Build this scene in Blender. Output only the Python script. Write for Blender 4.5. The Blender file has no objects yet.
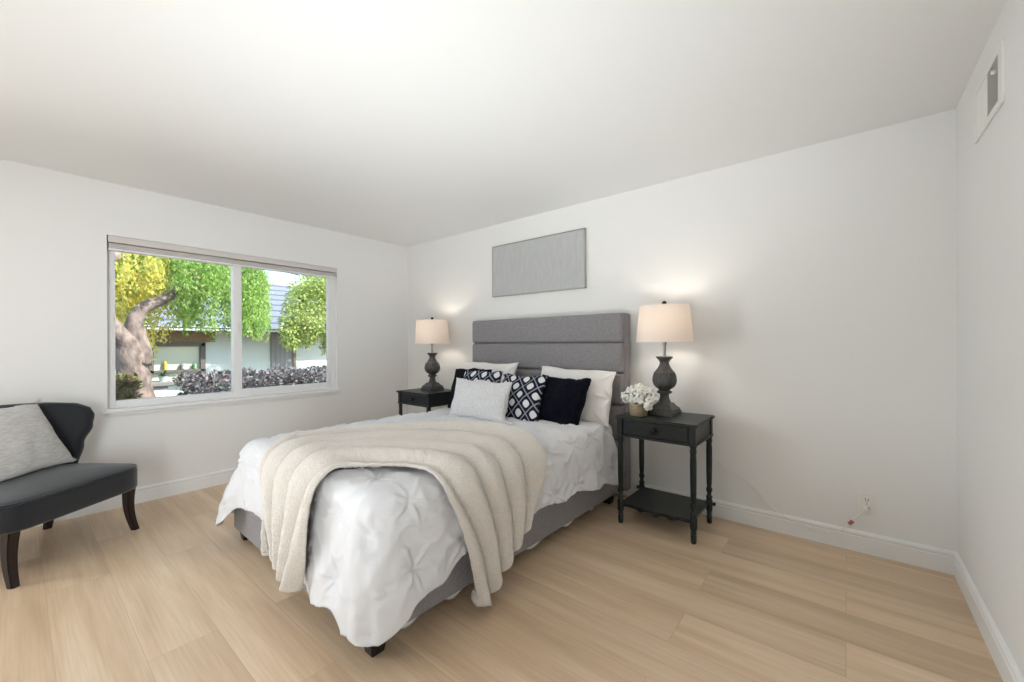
import bpy, bmesh, math, random
from math import sin, cos, pi, radians, hypot, exp
from mathutils import Vector, Matrix, noise

C = bpy.context.scene.collection
sc = bpy.context.scene
RNG = random.Random(7)

# ------------------------------------------------------------------ camera, sky, lights, exposure
YAW, ROLL, FPX = -0.68691, -0.0043, 407.95
cam_d = bpy.data.cameras.new('camera')
cam = bpy.data.objects.new('camera', cam_d); C.objects.link(cam)
cam_d.sensor_width = 36.0
cam_d.lens = FPX / 1024 * 36.0
cam_d.shift_y = (344.2 - 341.0) / 1024
cam_d.clip_start = 0.02
fw = Vector((sin(YAW), cos(YAW), 0)); rt0 = Vector((cos(YAW), -sin(YAW), 0)); up0 = Vector((0, 0, 1))
rt = (rt0 + up0 * ROLL).normalized(); up = (up0 - rt0 * ROLL).normalized()
M = Matrix((rt, up, -fw)).transposed().to_4x4(); M.translation = Vector((4.256, -3.1272, 1.218))
cam.matrix_world = M
sc.camera = cam

W, H, YF = 4.702, 2.44, -5.4         # room width, ceiling height, wall behind the camera

world = bpy.data.worlds.new('sky'); sc.world = world; world.use_nodes = True
wn = world.node_tree.nodes; wl = world.node_tree.links
bg = wn['Background']
sky = wn.new('ShaderNodeTexSky'); sky.sky_type = 'NISHITA'; sky.sun_disc = False
sky.sun_elevation = radians(48); sky.sun_rotation = radians(60); sky.air_density = 1.0; sky.dust_density = 0.6
wl.new(sky.outputs[0], bg.inputs[0]); bg.inputs[1].default_value = 0.47

def light(name, kind, loc, target=None, energy=100, color=(1, 1, 1), size=None, **kw):
    d = bpy.data.lights.new(name, kind); d.energy = energy; d.color = color
    if size and kind == 'AREA':
        d.shape = 'RECTANGLE'; d.size, d.size_y = size
    for k, v in kw.items(): setattr(d, k, v)
    o = bpy.data.objects.new(name, d); C.objects.link(o); o.location = loc
    if target is not None:
        o.rotation_euler = (Vector(target) - Vector(loc)).to_track_quat('-Z', 'Y').to_euler()
    return o
light('sun', 'SUN', (6, 4, 9), (-1.5, -1.4, 0), energy=7.4, color=(1, .96, .88), angle=radians(1.0))
COOL = (.89, .95, 1.0)
light('bounce_flash', 'AREA', (3.9, -4.2, .25), (3.0, -1.5, 2.44), energy=12, color=COOL, size=(1.2, .8), spread=radians(60))
light('side_ceiling_fill', 'AREA', (3.4, -3.9, .25), (1.0, -1.5, 2.44), energy=5, color=COOL, size=(1.4, .8), spread=radians(70))  # added fill that brightens the far left of the ceiling
light('left_side_fill', 'AREA', (.08, -4.6, 1.15), (4.7, -2.5, .55), energy=46, color=COOL, size=(1.3, 1.3), spread=radians(115))  # added fill from the left, the wall has no opening here
light('rear_overhead_fill', 'AREA', (1.2, -4.5, 2.40), (1.2, -4.3, 0), energy=16, color=COOL, size=(1.6, 1.2))  # added downward fill behind the camera, not a fixture
light('right_side_fill', 'AREA', (4.66, -4.2, 1.1), (0, -2.0, 1.3), energy=25, color=COOL, size=(1.6, 1.8), spread=radians(90))  # added fill towards the window wall, no doorway behind it

sc.view_settings.view_transform = 'Standard'; sc.view_settings.look = 'None'
sc.view_settings.gamma = 1.0; sc.view_settings.use_curve_mapping = False
sc.view_settings.exposure = 0.15

# ------------------------------------------------------------------ materials
def srgb(r, g, b):
    f = lambda c: (c / 255 / 12.92) if c / 255 <= .04045 else ((c / 255 + .055) / 1.055) ** 2.4
    return (f(r), f(g), f(b), 1)
def mat(name, col, rough=.6, metal=0, var=0.0, vscale=30, bump=0.0, bscale=200, stretch=(1, 1, 1), sheen=0,
        spec=.5, trans=0, coat=0, detail=4):
    m = bpy.data.materials.new(name); m.use_nodes = True
    n = m.node_tree.nodes; l = m.node_tree.links; p = n['Principled BSDF']
    p.inputs['Base Color'].default_value = col
    p.inputs['Roughness'].default_value = rough; p.inputs['Metallic'].default_value = metal
    p.inputs['Specular IOR Level'].default_value = spec
    p.inputs['Sheen Weight'].default_value = sheen; p.inputs['Coat Weight'].default_value = coat
    tc = n.new('ShaderNodeTexCoord'); mp = n.new('ShaderNodeMapping'); mp.inputs['Scale'].default_value = stretch
    l.new(tc.outputs['Object'], mp.inputs['Vector'])
    if var:
        t = n.new('ShaderNodeTexNoise'); t.inputs['Scale'].default_value = vscale; t.inputs['Detail'].default_value = detail
        l.new(mp.outputs[0], t.inputs['Vector'])
        r = n.new('ShaderNodeValToRGB'); r.color_ramp.elements[0].position = .3; r.color_ramp.elements[1].position = .7
        r.color_ramp.elements[0].color = tuple(c * (1 - var) for c in col[:3]) + (1,)
        r.color_ramp.elements[1].color = tuple(min(1, c * (1 + var)) for c in col[:3]) + (1,)
        l.new(t.outputs['Fac'], r.inputs[0]); l.new(r.outputs[0], p.inputs['Base Color'])
    if bump:
        t = n.new('ShaderNodeTexNoise'); t.inputs['Scale'].default_value = bscale; t.inputs['Detail'].default_value = 3
        l.new(mp.outputs[0], t.inputs['Vector'])
        b = n.new('ShaderNodeBump'); b.inputs['Strength'].default_value = bump; b.inputs['Distance'].default_value = .01
        l.new(t.outputs['Fac'], b.inputs['Height']); l.new(b.outputs[0], p.inputs['Normal'])
    return m

def floor_mat():
    m = bpy.data.materials.new('oak_plank_floor'); m.use_nodes = True
    n = m.node_tree.nodes; l = m.node_tree.links; p = n['Principled BSDF']
    tc = n.new('ShaderNodeTexCoord')
    br = n.new('ShaderNodeTexBrick'); br.offset = .37; br.offset_frequency = 2; br.squash = 1
    br.inputs['Scale'].default_value = 1; br.inputs['Brick Width'].default_value = 1.52; br.inputs['Row Height'].default_value = .228
    br.inputs['Mortar Size'].default_value = .0011; br.inputs['Mortar Smooth'].default_value = .6; br.inputs['Bias'].default_value = 0
    br.inputs['Color1'].default_value = (0, 0, 0, 1); br.inputs['Color2'].default_value = (1, 1, 1, 1); br.inputs['Mortar'].default_value = (.5, .5, .5, 1)
    mp0 = n.new('ShaderNodeMapping'); mp0.inputs['Location'].default_value = (.31, .07, 0)
    l.new(tc.outputs['Object'], mp0.inputs['Vector']); l.new(mp0.outputs[0], br.inputs['Vector'])
    # offset the grain plank by plank
    add = n.new('ShaderNodeVectorMath'); add.operation = 'MULTIPLY_ADD'; add.inputs[1].default_value = (7, 3, 5)
    l.new(br.outputs['Color'], add.inputs[0]); l.new(tc.outputs['Object'], add.inputs[2])
    def grain(sx, sy, scale, det):
        mp = n.new('ShaderNodeMapping'); mp.inputs['Scale'].default_value = (sx, sy, 1); l.new(add.outputs[0], mp.inputs['Vector'])
        t = n.new('ShaderNodeTexNoise'); t.inputs['Scale'].default_value = scale; t.inputs['Detail'].default_value = det
        t.inputs['Distortion'].default_value = .35
        l.new(mp.outputs[0], t.inputs['Vector']); return t
    g1 = grain(.55, 7, 1.5, 5); g2 = grain(1.2, 36, 3.0, 4)
    r1 = n.new('ShaderNodeValToRGB'); e = r1.color_ramp.elements
    e[0].position = .28; e[0].color = srgb(202, 173, 142); e[1].position = .72; e[1].color = srgb(230, 207, 180)
    k = e.new(.5); k.color = srgb(219, 192, 161)
    l.new(g1.outputs['Fac'], r1.inputs[0])
    mx = n.new('ShaderNodeMix'); mx.data_type = 'RGBA'; mx.blend_type = 'MULTIPLY'; mx.inputs[0].default_value = .5
    r2 = n.new('ShaderNodeValToRGB'); r2.color_ramp.elements[0].position = .3; r2.color_ramp.elements[0].color = (.80, .77, .73, 1)
    r2.color_ramp.elements[1].position = .6; r2.color_ramp.elements[1].color = (1, 1, 1, 1)
    l.new(g2.outputs['Fac'], r2.inputs[0]); l.new(r1.outputs[0], mx.inputs[6]); l.new(r2.outputs[0], mx.inputs[7])
    # plank to plank tone
    r3 = n.new('ShaderNodeValToRGB'); r3.color_ramp.elements[0].color = (.90, .89, .87, 1); r3.color_ramp.elements[1].color = (1.06, 1.06, 1.06, 1)
    l.new(br.outputs['Color'], r3.inputs[0])
    mx2 = n.new('ShaderNodeMix'); mx2.data_type = 'RGBA'; mx2.blend_type = 'MULTIPLY'; mx2.inputs[0].default_value = 1
    l.new(mx.outputs[2], mx2.inputs[6]); l.new(r3.outputs[0], mx2.inputs[7])
    mx3 = n.new('ShaderNodeMix'); mx3.data_type = 'RGBA'; mx3.blend_type = 'MIX'; mx3.inputs[7].default_value = srgb(168, 138, 104)
    fm = n.new('ShaderNodeMath'); fm.operation = 'MULTIPLY'; fm.inputs[1].default_value = .75
    l.new(br.outputs['Fac'], fm.inputs[0]); l.new(fm.outputs[0], mx3.inputs[0]); l.new(mx2.outputs[2], mx3.inputs[6])
    l.new(mx3.outputs[2], p.inputs['Base Color'])
    p.inputs['Roughness'].default_value = .37; p.inputs['Specular IOR Level'].default_value = .5
    b = n.new('ShaderNodeBump'); b.inputs['Strength'].default_value = .06; b.inputs['Distance'].default_value = .004
    l.new(g2.outputs['Fac'], b.inputs['Height']); l.new(b.outputs[0], p.inputs['Normal'])
    return m

def weave_mat(name, c1, c2, scale=420, rough=.9, bump=.25, sheen=.2):
    m = bpy.data.materials.new(name); m.use_nodes = True
    n = m.node_tree.nodes; l = m.node_tree.links; p = n['Principled BSDF']
    p.inputs['Roughness'].default_value = rough; p.inputs['Sheen Weight'].default_value = sheen; p.inputs['Specular IOR Level'].default_value = .2
    tc = n.new('ShaderNodeTexCoord')
    outs = []
    for sv in ((1, 1, .18), (.18, 1, 1)):
        mp = n.new('ShaderNodeMapping'); mp.inputs['Scale'].default_value = sv; l.new(tc.outputs['Object'], mp.inputs['Vector'])
        t = n.new('ShaderNodeTexNoise'); t.inputs['Scale'].default_value = scale; t.inputs['Detail'].default_value = 2
        l.new(mp.outputs[0], t.inputs['Vector']); outs.append(t)
    a = n.new('ShaderNodeMath'); a.operation = 'ADD'; l.new(outs[0].outputs['Fac'], a.inputs[0]); l.new(outs[1].outputs['Fac'], a.inputs[1])
    h = n.new('ShaderNodeMath'); h.operation = 'MULTIPLY'; h.inputs[1].default_value = .5; l.new(a.outputs[0], h.inputs[0])
    r = n.new('ShaderNodeValToRGB'); r.color_ramp.elements[0].position = .35; r.color_ramp.elements[1].position = .65
    r.color_ramp.elements[0].color = c1; r.color_ramp.elements[1].color = c2
    l.new(h.outputs[0], r.inputs[0]); l.new(r.outputs[0], p.inputs['Base Color'])
    b = n.new('ShaderNodeBump'); b.inputs['Strength'].default_value = bump; b.inputs['Distance'].default_value = .004
    l.new(h.outputs[0], b.inputs['Height']); l.new(b.outputs[0], p.inputs['Normal'])
    return m

def ogee_mat():
    m = bpy.data.materials.new('navy_diamond_print'); m.use_nodes = True
    n = m.node_tree.nodes; l = m.node_tree.links; p = n['Principled BSDF']
    p.inputs['Roughness'].default_value = .85; p.inputs['Specular IOR Level'].default_value = .2
    uv = n.new('ShaderNodeTexCoord'); sp = n.new('ShaderNodeSeparateXYZ'); l.new(uv.outputs['UV'], sp.inputs[0])
    def mth(op, a, b=None):
        x = n.new('ShaderNodeMath'); x.operation = op
        for i, v in enumerate((a, b)):
            if v is None: continue
            if isinstance(v, (int, float)): x.inputs[i].default_value = v
            else: l.new(v, x.inputs[i])
        return x.outputs[0]
    U = mth('MULTIPLY', sp.outputs['X'], 3.3); V = mth('MULTIPLY', sp.outputs['Y'], 2.8)
    def cell(x): return mth('POWER', mth('MULTIPLY', mth('ABSOLUTE', mth('SUBTRACT', mth('FRACT', x), .5)), 2), 3)
    g = mth('POWER', mth('ADD', cell(mth('ADD', U, V)), cell(mth('SUBTRACT', U, V))), 1 / 3)
    r = n.new('ShaderNodeValToRGB'); r.color_ramp.interpolation = 'LINEAR'
    navy = srgb(22, 25, 42); white = srgb(226, 226, 228); greyl = srgb(150, 152, 162)
    els = r.color_ramp.elements; els[0].position = 0; els[0].color = white; els[1].position = 1; els[1].color = navy
    for pos, c in ((.50, white), (.57, navy)):
        e = els.new(pos); e.color = c
    l.new(g, r.inputs[0])
    def edge(x): return mth('MULTIPLY', mth('ABSOLUTE', mth('SUBTRACT', mth('FRACT', x), .5)), 2)
    mm = mth('MAXIMUM', edge(mth('ADD', U, V)), edge(mth('SUBTRACT', U, V)))
    r2 = n.new('ShaderNodeValToRGB'); r2.color_ramp.elements[0].position = .89; r2.color_ramp.elements[1].position = .93
    l.new(mm, r2.inputs[0])
    mx = n.new('ShaderNodeMix'); mx.data_type = 'RGBA'; mx.inputs[7].default_value = greyl
    l.new(r2.outputs[0], mx.inputs[0]); l.new(r.outputs[0], mx.inputs[6]); l.new(mx.outputs[2], p.inputs['Base Color'])
    return m

def leaf_mat(name, cols, trans=.45):
    m = bpy.data.materials.new(name); m.use_nodes = True
    n = m.node_tree.nodes; l = m.node_tree.links; p = n['Principled BSDF']
    ge = n.new('ShaderNodeNewGeometry'); r = n.new('ShaderNodeValToRGB'); r.color_ramp.interpolation = 'LINEAR'
    els = r.color_ramp.elements
    els[0].position = 0; els[0].color = cols[0]; els[1].position = 1; els[1].color = cols[-1]
    for i, c in enumerate(cols[1:-1]):
        e = els.new((i + 1) / (len(cols) - 1)); e.color = c
    l.new(ge.outputs['Random Per Island'], r.inputs[0]); l.new(r.outputs[0], p.inputs['Base Color'])
    p.inputs['Roughness'].default_value = .5
    t = n.new('ShaderNodeBsdfTranslucent'); l.new(r.outputs[0], t.inputs[0])
    mx = n.new('ShaderNodeMixShader'); mx.inputs[0].default_value = trans
    l.new(p.outputs[0], mx.inputs[1]); l.new(t.outputs[0], mx.inputs[2]); l.new(mx.outputs[0], n['Material Output'].inputs[0])
    return m

def glass_mat():
    m = bpy.data.materials.new('window_glass'); m.use_nodes = True
    n = m.node_tree.nodes; l = m.node_tree.links; n.remove(n['Principled BSDF'])
    tr = n.new('ShaderNodeBsdfTransparent'); tr.inputs[0].default_value = (.97, .985, .98, 1)
    gl = n.new('ShaderNodeBsdfGlossy'); gl.inputs['Roughness'].default_value = .01
    fr = n.new('ShaderNodeFresnel'); fr.inputs[0].default_value = 1.35
    mx = n.new('ShaderNodeMixShader'); l.new(fr.outputs[0], mx.inputs[0]); l.new(tr.outputs[0], mx.inputs[1]); l.new(gl.outputs[0], mx.inputs[2])
    l.new(mx.outputs[0], n['Material Output'].inputs[0]); return m

def shade_mat():
    m = bpy.data.materials.new('linen_lampshade'); m.use_nodes = True
    n = m.node_tree.nodes; l = m.node_tree.links; p = n['Principled BSDF']
    p.inputs['Base Color'].default_value = srgb(240, 232, 224); p.inputs['Roughness'].default_value = .9
    t = n.new('ShaderNodeBsdfTranslucent'); t.inputs[0].default_value = srgb(244, 234, 224)
    mx = n.new('ShaderNodeMixShader'); mx.inputs[0].default_value = .3
    l.new(p.outputs[0], mx.inputs[1]); l.new(t.outputs[0], mx.inputs[2]); l.new(mx.outputs[0], n['Material Output'].inputs[0]); return m

def emit_mat(name, col, s):
    m = bpy.data.materials.new(name); m.use_nodes = True
    p = m.node_tree.nodes['Principled BSDF']; p.inputs['Base Color'].default_value = col
    p.inputs['Emission Color'].default_value = col; p.inputs['Emission Strength'].default_value = s; return m

def stripe_mat(name, c1, c2, scale, axis=2, rough=.8, mortar=.06):
    m = bpy.data.materials.new(name); m.use_nodes = True
    n = m.node_tree.nodes; l = m.node_tree.links; p = n['Principled BSDF']; p.inputs['Roughness'].default_value = rough
    tc = n.new('ShaderNodeTexCoord'); sp = n.new('ShaderNodeSeparateXYZ'); l.new(tc.outputs['Object'], sp.inputs[0])
    mu = n.new('ShaderNodeMath'); mu.operation = 'MULTIPLY'; mu.inputs[1].default_value = scale; l.new(sp.outputs[axis], mu.inputs[0])
    frc = n.new('ShaderNodeMath'); frc.operation = 'FRACT'; l.new(mu.outputs[0], frc.inputs[0])
    r = n.new('ShaderNodeValToRGB'); r.color_ramp.elements[0].position = mortar; r.color_ramp.elements[0].color = c1
    r.color_ramp.elements[1].position = mortar + .08; r.color_ramp.elements[1].color = c2
    l.new(frc.outputs[0], r.inputs[0]); l.new(r.outputs[0], p.inputs['Base Color']); return m

WALL = mat('warm_white_wall_paint', srgb(236, 235, 232), .75, bump=.03, bscale=160)
CEIL = mat('ceiling_paint', srgb(240, 240, 238), .6, bump=.04, bscale=120)
TRIM = mat('white_trim_paint', srgb(238, 238, 236), .4)
VINYL = mat('white_vinyl', srgb(236, 235, 234), .4)
FLOOR = floor_mat()
GREYTWEED = weave_mat('grey_tweed_upholstery', srgb(118, 115, 117), srgb(160, 156, 158), 480, .95, .3, .2)
BLACKWOOD = mat('black_wood', srgb(32, 27, 26), .4)
WHITECOT = mat('white_cotton', srgb(222, 222, 224), .85, bump=.12, bscale=420, sheen=.15)
SHAMCOT = mat('ivory_white_cotton', srgb(238, 234, 230), .85, bump=.12, bscale=420, sheen=.15)
THROW = mat('cream_plush', srgb(228, 220, 210), .95, var=.08, vscale=160, bump=.9, bscale=170, sheen=.5)
NAVYFUR = mat('navy_plush', srgb(9, 11, 24), 1.0, var=.5, vscale=90, bump=.9, bscale=200, sheen=.04, spec=.1)
GREYBOUCLE = mat('pale_grey_boucle', srgb(230, 228, 228), .95, var=.14, vscale=110, bump=1.0, bscale=120, sheen=.2)
OGEE = ogee_mat()
GREENBLK = mat('worn_black_green_paint', srgb(30, 36, 35), .36, var=.25, vscale=26, bump=.15, bscale=90, spec=.4)
LAMPMETAL = mat('weathered_charcoal_resin', srgb(72, 71, 69), .42, var=.3, vscale=60, stretch=(1, 1, .4), bump=.25, bscale=150)
STEEL = mat('brushed_steel', srgb(150, 148, 145), .3, metal=1)
DARKMETAL = mat('dark_bronze', srgb(38, 34, 32), .35, metal=.7)
SHADE = shade_mat(); BULB = emit_mat('warm_bulb', srgb(255, 226, 180), 6)
CHAIRFAB = weave_mat('charcoal_linen', srgb(18, 20, 24), srgb(36, 39, 45), 420, .6, .15, .35)
ESPRESSO = mat('espresso_wood', srgb(38, 24, 21), .5, var=.25, vscale=30, stretch=(6, 6, .6))
CUSHWOVEN = mat('oatmeal_grey_weave', srgb(212, 209, 205), .95, var=.17, vscale=26, bump=.6, bscale=60, stretch=(1, 1, 7), sheen=.2)
CANVAS = mat('grey_linen_canvas', srgb(186, 187, 186), .9, var=.08, vscale=14, bump=.15, bscale=60, stretch=(9, 1, .8), detail=8)
CANVASEDGE = mat('silver_frame', srgb(170, 168, 160), .35, metal=.5)
POT = mat('woven_gold_pot', srgb(166, 150, 122), .5, metal=.25, var=.35, vscale=140, bump=.8, bscale=120)
PETAL = mat('white_petals', srgb(246, 244, 236), .8)
LEAFG = mat('dark_leaf', srgb(70, 88, 58), .6)
PLASTIC = mat('white_plastic', srgb(236, 234, 228), .35)
DARKSLOT = mat('dark_slot', srgb(60, 58, 55), .6)
DUCT = mat('duct_shadow_grey', srgb(70, 69, 66), .8)
BLIND = mat('taupe_pleated_fabric', srgb(214, 208, 203), .8)
GLASS = glass_mat()

# ------------------------------------------------------------------ helpers
def link(name, me, m, parent=None, smooth=True):
    o = bpy.data.objects.new(name, me); C.objects.link(o)
    if m is not None: me.materials.append(m)
    if smooth:
        for f in me.polygons: f.use_smooth = True
    if parent is not None: o.parent = parent
    return o
def fin(name, bm, m, parent=None, smooth=True, auto=None):
    bmesh.ops.recalc_face_normals(bm, faces=bm.faces[:])
    me = bpy.data.meshes.new(name); bm.to_mesh(me); bm.free()
    o = link(name, me, m, parent, smooth)
    if auto is not None: sharp(o, auto)
    return o
def sharp(o, deg):
    me = o.data; bm = bmesh.new(); bm.from_mesh(me)
    for e in bm.edges:
        if len(e.link_faces) == 2 and e.calc_face_angle(0) > radians(deg): e.smooth = False
    bm.to_mesh(me); bm.free()
def mesh(name, vs, fs, m, parent=None, smooth=True):
    me = bpy.data.meshes.new(name); me.from_pydata([tuple(v) for v in vs], [], fs); me.update()
    return link(name, me, m, parent, smooth)
def tag(o, label=None, cat=None, group=None, kind=None):
    for k, v in (('label', label), ('category', cat), ('group', group), ('kind', kind)):
        if v: o[k] = v
    return o
def empty(name, loc, rz=0, label=None, cat=None, group=None):
    o = bpy.data.objects.new(name, None); C.objects.link(o); o.location = loc; o.rotation_euler = (0, 0, rz)
    o.empty_display_size = .1
    return tag(o, label, cat, group)
def box(bm, x0, x1, y0, y1, z0, z1, bev=0, seg=2):
    t = bmesh.new(); bmesh.ops.create_cube(t, size=1)
    for v in t.verts:
        v.co = Vector((x0 + (v.co.x + .5) * (x1 - x0), y0 + (v.co.y + .5) * (y1 - y0), z0 + (v.co.z + .5) * (z1 - z0)))
    if bev: bmesh.ops.bevel(t, geom=t.edges[:], offset=bev, segments=seg, profile=.5, affect='EDGES')
    me = bpy.data.meshes.new('t'); t.to_mesh(me); t.free(); bm.from_mesh(me); bpy.data.meshes.remove(me)
def boxo(name, dims, m, parent=None, bev=.003, seg=2, smooth=False):
    bm = bmesh.new(); box(bm, *dims, bev=bev, seg=seg); return fin(name, bm, m, parent, smooth)
def lathe(bm, prof, segs=32, cx=0, cy=0, cz=0, phase=0, cap=True, rfun=None):
    rings = []
    for r, z in prof:
        ring = []
        for k in range(segs):
            a = phase + 2 * pi * k / segs; rr = r * (rfun(a, z) if rfun else 1)
            ring.append(bm.verts.new((cx + rr * cos(a), cy + rr * sin(a), cz + z)))
        rings.append(ring)
    for a, b in zip(rings, rings[1:]):
        for k in range(segs): bm.faces.new((a[k], a[(k + 1) % segs], b[(k + 1) % segs], b[k]))
    if cap: bm.faces.new(rings[0][::-1]); bm.faces.new(rings[-1])
def tube(bm, pts, rad, segs=8, cap=True):
    pts = [Vector(p) for p in pts]; rings = []
    nrm = None
    for i, p in enumerate(pts):
        t = (pts[min(i + 1, len(pts) - 1)] - pts[max(i - 1, 0)]).normalized()
        if nrm is None:
            nrm = t.orthogonal().normalized()
        nrm = (nrm - t * nrm.dot(t)).normalized(); b = t.cross(nrm)
        r = rad[i] if isinstance(rad, (list, tuple)) else rad
        rings.append([bm.verts.new(p + (nrm * cos(2 * pi * k / segs) + b * sin(2 * pi * k / segs)) * r) for k in range(segs)])
    for a, b in zip(rings, rings[1:]):
        for k in range(segs): bm.faces.new((a[k], a[(k + 1) % segs], b[(k + 1) % segs], b[k]))
    if cap: bm.faces.new(rings[0][::-1]); bm.faces.new(rings[-1])
def prism(bm, outline, z0, z1):
    a = [bm.verts.new((x, y, z0)) for x, y in outline]; b = [bm.verts.new((x, y, z1)) for x, y in outline]
    n = len(outline); bm.faces.new(a[::-1]); bm.faces.new(b)
    for i in range(n): bm.faces.new((a[i], a[(i + 1) % n], b[(i + 1) % n], b[i]))
def lerp(a, b, t): return a + (b - a) * t
def smooth01(x): x = min(1, max(0, x)); return x * x * (3 - 2 * x)
def keys(ks, x):
    if x <= ks[0][0]: return ks[0][1]
    for (a, va), (b, vb) in zip(ks, ks[1:]):
        if x <= b: return lerp(va, vb, smooth01((x - a) / (b - a)))
    return ks[-1][1]
def spline(pts, n):
    """Catmull-Rom through pts, n samples."""
    P = [Vector(p) for p in pts]; P = [P[0] * 2 - P[1]] + P + [P[-1] * 2 - P[-2]]; m = len(pts) - 1; out = []
    for i in range(n):
        s = i / (n - 1) * m; k = min(int(s), m - 1); t = s - k
        a, b, c, d = P[k], P[k + 1], P[k + 2], P[k + 3]
        out.append(.5 * ((2 * b) + (c - a) * t + (2 * a - 5 * b + 4 * c - d) * t * t + (3 * b - a - 3 * c + d) * t ** 3))
    return out
def nz(x, y, z=0): return noise.noise(Vector((x, y, z)))
def copy_tree(o, parent=None):
    c = o.copy(); C.objects.link(c)
    if parent is not None: c.parent = parent
    for ch in list(o.children): copy_tree(ch, c)
    return c

# ------------------------------------------------------------------ room shell
def struct(o): o['kind'] = 'structure'; return o
T = .14
OY0, OY1, OZ0, OZ1 = -2.69, -.915, .742, 2.048           # window opening
struct(boxo('floor', (-T, W + T, YF - T, T, -.1, 0), FLOOR, bev=0))
struct(boxo('ceiling', (-T, W + T, YF - T, T, H, H + .12), CEIL, bev=0))
struct(boxo('wall_back', (-T, W + T, 0, T, 0, H), WALL, bev=0))
struct(boxo('wall_right', (W, W + T, YF, 0, 0, H), WALL, bev=0))
struct(boxo('wall_front', (-T, W + T, YF - T, YF, 0, H), WALL, bev=0))
bm = bmesh.new()
box(bm, -T, 0, YF, OY0, 0, H); box(bm, -T, 0, OY1, 0, 0, H); box(bm, -T, 0, OY0, OY1, 0, OZ0); box(bm, -T, 0, OY0, OY1, OZ1, H)
struct(fin('wall_left', bm, WALL, smooth=False))
BPROF = [(0, 0), (.016, 0), (.016, .086), (.0125, .090), (.0125, .094), (.0155, .099), (.0155, .108), (.010, .116), (.004, .120), (0, .120)]
def baseboard(name, p0, p1, inward):
    p0 = Vector(p0); p1 = Vector(p1); inward = Vector(inward); bm = bmesh.new()
    rings = [[bm.verts.new(p + inward * d + Vector((0, 0, z))) for d, z in BPROF] for p in (p0, p1)]
    n = len(BPROF)
    for i in range(n): bm.faces.new((rings[0][i], rings[0][(i + 1) % n], rings[1][(i + 1) % n], rings[1][i]))
    bm.faces.new(rings[0]); bm.faces.new(rings[1][::-1])
    struct(fin(name, bm, TRIM, smooth=False))
baseboard('baseboard_back', (0, 0, 0), (W, 0, 0), (0, -1, 0))
baseboard('baseboard_left', (0, 0, 0), (0, YF, 0), (1, 0, 0))
baseboard('baseboard_right', (W, 0, 0), (W, YF, 0), (-1, 0, 0))

# window: white vinyl slider, fixed pane nearest the camera side, sliding sash on the right
win = struct(empty('window_1', (-.07, (OY0 + OY1) / 2, OZ0)))
def wbox(bm, x0, x1, y0, y1, z0, z1, bev=.003): box(bm, x0 + .07, x1 + .07, y0 - (OY0 + OY1) / 2, y1 - (OY0 + OY1) / 2, z0 - OZ0, z1 - OZ0, bev)
MY = -1.835
bm = bmesh.new()
wbox(bm, -.125, -.05, OY0, OY0 + .05, OZ0, OZ1); wbox(bm, -.125, -.05, OY1 - .045, OY1, OZ0, OZ1)
for y0, y1 in ((OY0 + .05, MY - .03), (MY + .03, OY1 - .045)):
    wbox(bm, -.125, -.051, y0, y1, OZ0, OZ0 + .055); wbox(bm, -.125, -.051, y0, y1, OZ1 - .05, OZ1)
wbox(bm, -.125, -.086, MY - .03, MY + .03, OZ0, OZ1)
fin('window_frame', bm, VINYL, win, False)
bm = bmesh.new()
wbox(bm, -.0855, -.047, MY - .0299, MY + .035, OZ0 + .001, OZ1 - .001); wbox(bm, -.085, -.047, OY1 - .08, OY1 - .046, OZ0 + .03, OZ1 - .03)
wbox(bm, -.085, -.048, MY + .035, OY1 - .08, OZ0 + .03, OZ0 + .075); wbox(bm, -.085, -.048, MY + .035, OY1 - .08, OZ1 - .075, OZ1 - .03)
sash = fin('sliding_sash', bm, VINYL, win, False)
bm = bmesh.new(); wbox(bm, -.048, -.036, MY - .012, MY + .012, 1.33, 1.42, .004); fin('latch', bm, VINYL, sash, False)
for y0, y1, x in ((OY0 + .045, MY - .02, -.103), (MY + .03, OY1 - .075, -.07)):
    bm = bmesh.new(); wbox(bm, x - .002, x + .002, y0, y1, OZ0 + .05, OZ1 - .04, 0); fin('glass_pane', bm, GLASS, win, False)
bm = bmesh.new(); wbox(bm, -.05, .032, OY0 - .025, OY1 + .02, OZ0 - .026, OZ0 + .002, .006); wbox(bm, .0, .012, OY0 - .01, OY1 + .01, OZ0 - .052, OZ0 - .024, .004)
fin('window_sill', bm, TRIM, win, False)

bl = empty('window_blind', (-.02, (OY0 + OY1) / 2, OZ1), 0, 'taupe pleated shade raised into a thin stack along the window top', 'window blind')
hw = (OY1 - OY0) / 2 - .006
boxo('headrail', (-.035, .026, -hw, hw, -.052, -.002), BLIND, bl, .006)
bm = bmesh.new()
for k in range(5): box(bm, -.028 + (k % 2) * .004, .020 - (k % 2) * .004, -hw + .006, hw - .006, -.060 - k * .007 - .0062, -.060 - k * .007, .002)
fin('pleat_stack', bm, BLIND, bl, False)
boxo('bottom_rail', (-.03, .023, -hw + .002, hw - .002, -.112, -.096), VINYL, bl, .004)

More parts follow.
